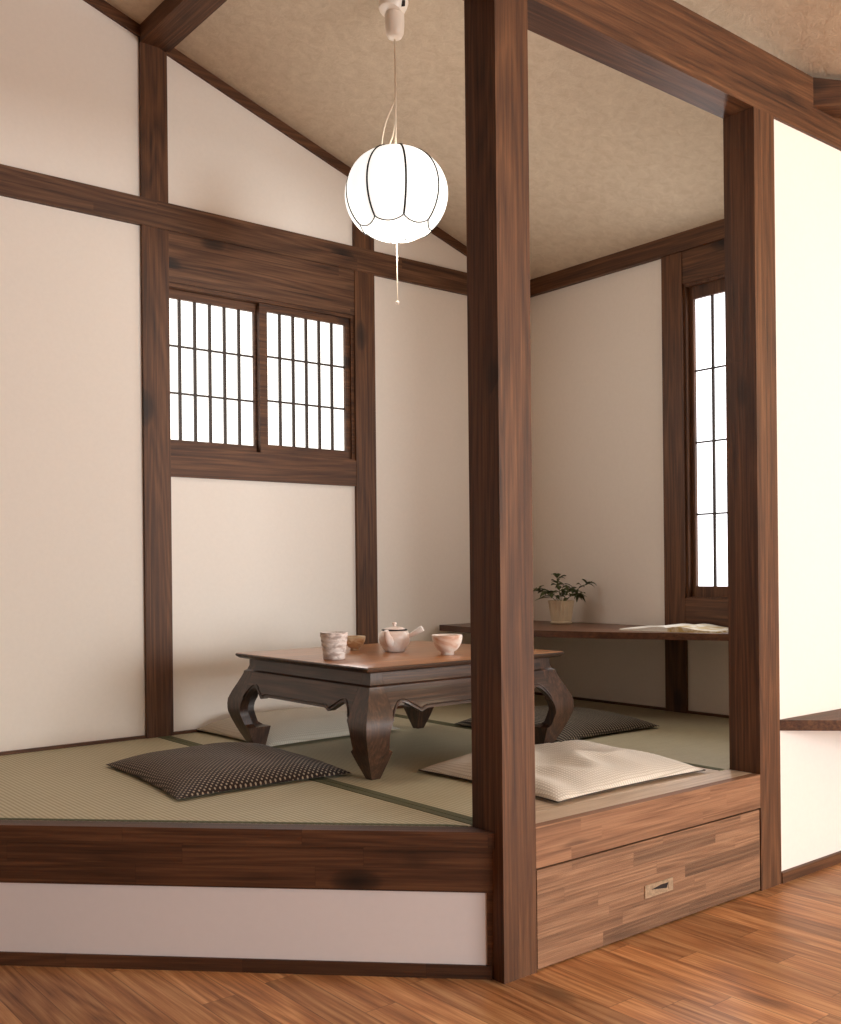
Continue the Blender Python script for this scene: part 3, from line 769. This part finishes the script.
for tip, _ in stems:
    bm = B(); b0 = Vector((tip.x*0.15, tip.y*0.15, 0.108)); mid = b0.lerp(tip, 0.5)+Vector((0, 0, 0.035))
    pts = [b0.lerp(mid, t).lerp(mid.lerp(tip, t), t) for t in [k/8 for k in range(9)]]
    tube(bm, pts, 0.0014, 5); link('stem', bm, 'leaf', pp, smooth=True)
    for k in (2, 3, 4, 5, 5, 6, 7, 7, 8, 8, 8):
        bm = B(); a_ = random.uniform(0, 2*math.pi); dd = Vector((math.cos(a_), math.sin(a_), random.uniform(0.0, 0.6)))+(tip-b0)*3
        leaf(bm, pts[k], dd, random.uniform(0.05, 0.08), random.uniform(0.014, 0.023), random.uniform(0.2, 0.8), random.uniform(-0.5, 0.5))
        bmesh.ops.solidify(bm, geom=bm.faces[:], thickness=0.0006)
        link('leaf', bm, 'leaf', pp, smooth=True)
bm = B(); leaf(bm, rt*(-0.05)+Vector((0, 0, 0.135)), -rt+Vector((0, 0, 0.05)), 0.09, 0.018, 0.25); bmesh.ops.solidify(bm, geom=bm.faces[:], thickness=0.0006); link('leaf', bm, 'leaf', pp, smooth=True)
# open magazine
mg = thing('open_magazine', 'open magazine with curling pale pages, on the desk under the slit window', 'magazine', (1.985, 0.93, DZ), R_(12))
def pages(side, t0, lift, mat, name, W_=0.235, Hh=0.29):
    bm = B(); n = 14; lo, hi = [], []
    for i in range(n+1):
        t = i/n; y = side*W_*t; z = t0*math.exp(-((t-0.22)/0.30)**2)*lift + 0.0095*(1-t*0.25)
        for lst, dz in ((hi, 0), (lo, None)):
            zz = z if dz == 0 else 0.0004
            lst.append([bm.verts.new((-Hh/2, y, zz)), bm.verts.new((Hh/2, y, zz))])
    for i in range(n):
        bm.faces.new((hi[i][0], hi[i][1], hi[i+1][1], hi[i+1][0])); bm.faces.new((lo[i][1], lo[i][0], lo[i+1][0], lo[i+1][1]))
        bm.faces.new((hi[i][0], hi[i+1][0], lo[i+1][0], lo[i][0])); bm.faces.new((hi[i][1], lo[i][1], lo[i+1][1], hi[i+1][1]))
    for i in (0, n): bm.faces.new((hi[i][0], lo[i][0], lo[i][1], hi[i][1]))
    return link(name, bm, mat, mg, angle=40)
pages(1, 0.012, 1.0, 'page', 'left_pages'); pages(-1, 0.014, 1.0, 'magcover', 'right_pages')
bm = B(); box(bm, -0.148, 0.148, -0.242, 0.242, 0, 0.0004); link('magazine_cover', bm, 'magcover', mg)

# ---------------------------------------------------------------- pendant lamp
LXp, LYp = 0.486, 1.064
zc_ = ceil_z(LXp)
lamp = thing('pendant_lamp', 'glowing white paper pendant lamp with petal shapes outlined in black', 'lamp', (LXp, LYp, zc_-0.002))
LO = Vector(lamp.location)
sl = math.atan(0.322)
bm = B(); lathe(bm, [(0, 0.0), (0.052, 0.0), (0.055, -0.004), (0.055, -0.022), (0.050, -0.045), (0.044, -0.058), (0.034, -0.062), (0.0, -0.062)], 40)
rose = link('ceiling_rose', bm, 'whiteplastic', lamp, angle=40); rose.rotation_euler = (0, sl, 0)
bm = B(); lathe(bm, [(0, 0.0), (0.033, -0.0), (0.036, -0.006), (0.036, -0.045), (0.033, -0.075), (0.026, -0.088), (0.014, -0.095), (0.0, -0.096)], 32)
o = link('rose_cap', bm, 'whiteplastic', rose, (0.018, 0, -0.055), angle=50)
o.rotation_euler = (0, -sl, 0)
bm = B(); qd = (fw*0.55+rt*0.83); qd.normalize()
c0 = qd*0.0535+Vector((0, 0, -0.036)); sd_ = qd.cross(Vector((0, 0, 1)))
vs = [bm.verts.new(c0+sd_*a_*0.010+Vector((0, 0, b_*0.016))+qd*e_) for e_ in (-0.004, 0.0012) for a_, b_ in ((-1, -0.3), (0.2, -1), (1, 0.3), (-0.2, 1))]
bm.faces.new(vs[:4][::-1]); bm.faces.new(vs[4:])
for i in range(4): bm.faces.new((vs[i], vs[(i+1) % 4], vs[4+(i+1) % 4], vs[4+i]))
link('slot', bm, 'slot', rose)
GZ = 2.475; GR = 0.189; GT, GB = 2.641, 2.306
loc0 = Vector((LXp, LYp, 0))
capz = zc_-0.002-0.150
bm = B(); cxo = 0.0
tube(bm, [(cxo, 0, capz+0.02-LO.z), (0.001, 0, capz-0.12-LO.z), (0, 0, GT+0.06-LO.z), (0, 0, GT-0.03-LO.z)], 0.0038, 8)
link('cord', bm, 'cord', lamp, smooth=True)
bm = B(); pts = []
for k in range(25):
    t = k/24; a_ = math.sin(t*math.pi)
    x = (-0.052*math.sin(t*math.pi)**0.8) if t < 0.5 else 0
# slack loop of flex above the shade
def bez(P, n=20):
    P = [Vector(p) for p in P]; out = []
    for k in range(n+1):
        t = k/n; q = P[:]
        while len(q) > 1: q = [q[i].lerp(q[i+1], t) for i in range(len(q)-1)]
        out.append(q[0])
    return out
zt_ = GT-LO.z
l1 = bez([(0, 0, zt_+0.185), rt*(-0.012)+Vector((0, 0, zt_+0.16)), rt*(-0.058)+Vector((0, 0, zt_+0.08)), rt*(-0.052)+Vector((0, 0, zt_-0.01))])
l2 = bez([(0, 0, zt_+0.185), rt*(-0.004)+Vector((0, 0, zt_+0.12)), rt*(0.004)+Vector((0, 0, zt_+0.05)), rt*(-0.042)+Vector((0, 0, zt_-0.01))])
tube(bm, l1, 0.0034, 8); tube(bm, l2, 0.0034, 8)
link('cord_loop', bm, 'cord', lamp, smooth=True)
# shade: eight upper petals over an inner ring of eight lower petals
NP = 8; PH0 = math.atan2(fw.y, fw.x) - math.radians(9.4)    # centre of the petal facing the viewer
def lobes(a, k): return abs(math.cos((a-PH0)*NP/2))**0.7*k
def glob(th):    # radius and height along the meridian (0 top .. pi bottom)
    z = GZ + (GT-GZ)*math.cos(th) if th < math.pi/2 else GZ + (GZ-GB)*math.cos(th)
    return GR*math.sin(th)**0.86, z
def scallop(a):  # theta where the upper petal ends
    f = abs(math.cos((a-PH0)*NP/2))
    return 2.33 + 0.17*f**0.6
seg = 192; bm = B(); rows = 30; rings = []
th0 = 0.21
for k in range(rows+1):
    ring = []
    for i in range(seg):
        a = 2*math.pi*i/seg; th = th0+(scallop(a)-th0)*k/rows
        r, z = glob(th); r = r*(0.955+lobes(a, 0.05)*math.sin(th)) + 0.0025
        ring.append(bm.verts.new((r*math.cos(a), r*math.sin(a), z-LO.z)))
    rings.append(ring)
for k in range(rows):
    for i in range(seg): bm.faces.new((rings[k][i], rings[k][(i+1) % seg], rings[k+1][(i+1) % seg], rings[k+1][i]))
shade = link('lamp_shade', bm, 'shade', lamp, smooth=True)
bm = B(); rings = []
for k in range(19):
    ring = []
    for i in range(seg):
        a = 2*math.pi*i/seg; fb = abs(math.cos((a-PH0)*NP/2+math.pi/2))
        te = 2.93+0.10*fb**0.6; th = 2.05+(te-2.05)*k/18
        r, z = glob(th); r = r*(0.955+0.03*fb**0.7)-0.004
        ring.append(bm.verts.new((r*math.cos(a), r*math.sin(a), z-LO.z)))
    rings.append(ring)
for k in range(18):
    for i in range(seg): bm.faces.new((rings[k][i], rings[k][(i+1) % seg], rings[k+1][(i+1) % seg], rings[k+1][i]))
zb_ = min(v.co.z for v in bm.verts)
bm.faces.new(rings[-1])
link('lower_petals', bm, 'shade', shade, smooth=True)
for j in range(NP):
    bm = B(); arc = []
    for k in range(17):
        aa = PH0+(j+k/16)*2*math.pi/NP; fb = abs(math.cos((aa-PH0)*NP/2+math.pi/2)); th = 2.93+0.10*fb**0.6
        r, z = glob(th); r = r*(0.955+0.03*fb**0.7)-0.002
        arc.append((r*math.cos(aa), r*math.sin(aa), z-LO.z-0.001))
    tube(bm, arc, 0.0016, 6); link('wire_rib', bm, 'rib', shade, smooth=True)
for j in range(NP):
    a = PH0+(j+0.5)*2*math.pi/NP
    bm = B(); pts = []
    for k in range(25):
        th = th0+(scallop(a)-th0)*k/24; r, z = glob(th); r = r*0.955+0.0035
        pts.append((r*math.cos(a), r*math.sin(a), z-LO.z))
    tube(bm, pts, 0.0042, 6)
    arc = []
    for k in range(25):
        aa = a+(2*math.pi/NP)*k/24; th = scallop(aa); r, z = glob(th); r = r*(0.955+lobes(aa, 0.05)*math.sin(th))+0.003
        arc.append((r*math.cos(aa), r*math.sin(aa), z-LO.z))
    tube(bm, arc, 0.0024, 6)
    link('wire_rib', bm, 'rib', shade, smooth=True)
bm = B(); pk = bez([(0, 0, GB+0.03-LO.z), (0.002, 0, GB-0.08-LO.z), (-0.001, 0, GB-0.14-LO.z), (0.001, 0, 2.080-LO.z)], 10)
tube(bm, pk, 0.0022, 6); pc = link('pull_cord', bm, 'cord', lamp, smooth=True)
bm = B(); bmesh.ops.create_uvsphere(bm, u_segments=16, v_segments=10, radius=0.0075)
for v in bm.verts: v.co += Vector((0.001, 0, 2.074-LO.z))
link('pull_knob', bm, 'whiteplastic', pc, smooth=True)

# ---------------------------------------------------------------- light
def area(name, loc, rot, sx, sy, power, col):
    l = bpy.data.lights.new(name, 'AREA'); l.shape = 'RECTANGLE'; l.size = sx; l.size_y = sy; l.energy = power; l.color = col
    o = bpy.data.objects.new(name, l); C.objects.link(o); o.location = loc; o.rotation_euler = rot; return o
# daylight through the wide opening behind the camera
area('daylight_window', (1.75, -6.38, 1.35), (R_(90), 0, 0), 3.0, 1.95, 375, (0.95, 0.98, 1.0))
# daylight through the slit and wide windows
area('daylight_slit', (XR-0.03, 0.90, 1.68), (0, R_(90), 0), 1.3, 0.20, 7, (1.0, 0.99, 0.98))
area('daylight_wide', (0.56, YW-0.04, 1.97), (R_(-90), 0, 0), 0.85, 0.6, 9, (1.0, 0.97, 0.94))
# warm room lamp to the right, out of view
pl_ = bpy.data.lights.new('room_lamp', 'POINT'); pl_.energy = 14; pl_.color = (1.0, 0.80, 0.50); pl_.shadow_soft_size = 0.12
o = bpy.data.objects.new('room_lamp', pl_); C.objects.link(o); o.location = (2.35, -1.25, 1.95)
pl_ = bpy.data.lights.new('lamp_bulb', 'POINT'); pl_.energy = 5; pl_.color = (1.0, 0.93, 0.82); pl_.shadow_soft_size = 0.05
o = bpy.data.objects.new('lamp_bulb', pl_); C.objects.link(o); o.location = (LXp, LYp, GB-0.05)
wd = bpy.data.worlds.new('world'); sc.world = wd; wd.use_nodes = True
bg = wd.node_tree.nodes.get('Background') or wd.node_tree.nodes.new('ShaderNodeBackground')
bg.inputs[0].default_value = (0.85, 0.9, 1.0, 1); bg.inputs[1].default_value = 1.0

# ---------------------------------------------------------------- camera
cam = bpy.data.cameras.new('camera'); co = bpy.data.objects.new('camera', cam); C.objects.link(co)
yaw, roll = math.radians(50.3248), math.radians(0.5801); f, px, py = 1031.201, 440.1435, 568.9055
F = Vector((math.cos(yaw), math.sin(yaw), 0)); Rr = Vector((math.sin(yaw), -math.cos(yaw), 0)); U = Vector((0, 0, 1))
R2 = Rr*math.cos(roll)-U*math.sin(roll); U2 = Rr*math.sin(roll)+U*math.cos(roll)
mw = Matrix((R2, U2, -F)).transposed().to_4x4(); mw.translation = Vector((-1.8393, -1.9717, 1.08597))
co.matrix_world = mw
cam.sensor_fit = 'VERTICAL'; cam.sensor_height = 24; cam.lens = f*24/1024
cam.shift_x = (420.5-px)/1024; cam.shift_y = (py-512)/1024; cam.clip_start = 0.05
sc.camera = co
sc.view_settings.view_transform = 'Standard'; sc.view_settings.look = 'None'; sc.view_settings.gamma = 1.0
sc.view_settings.use_curve_mapping = False; sc.view_settings.exposure = 0.0
sc.cycles.use_denoising = True
sc.cycles.max_bounces = 10; sc.cycles.diffuse_bounces = 6; sc.cycles.sample_clamp_indirect = 4
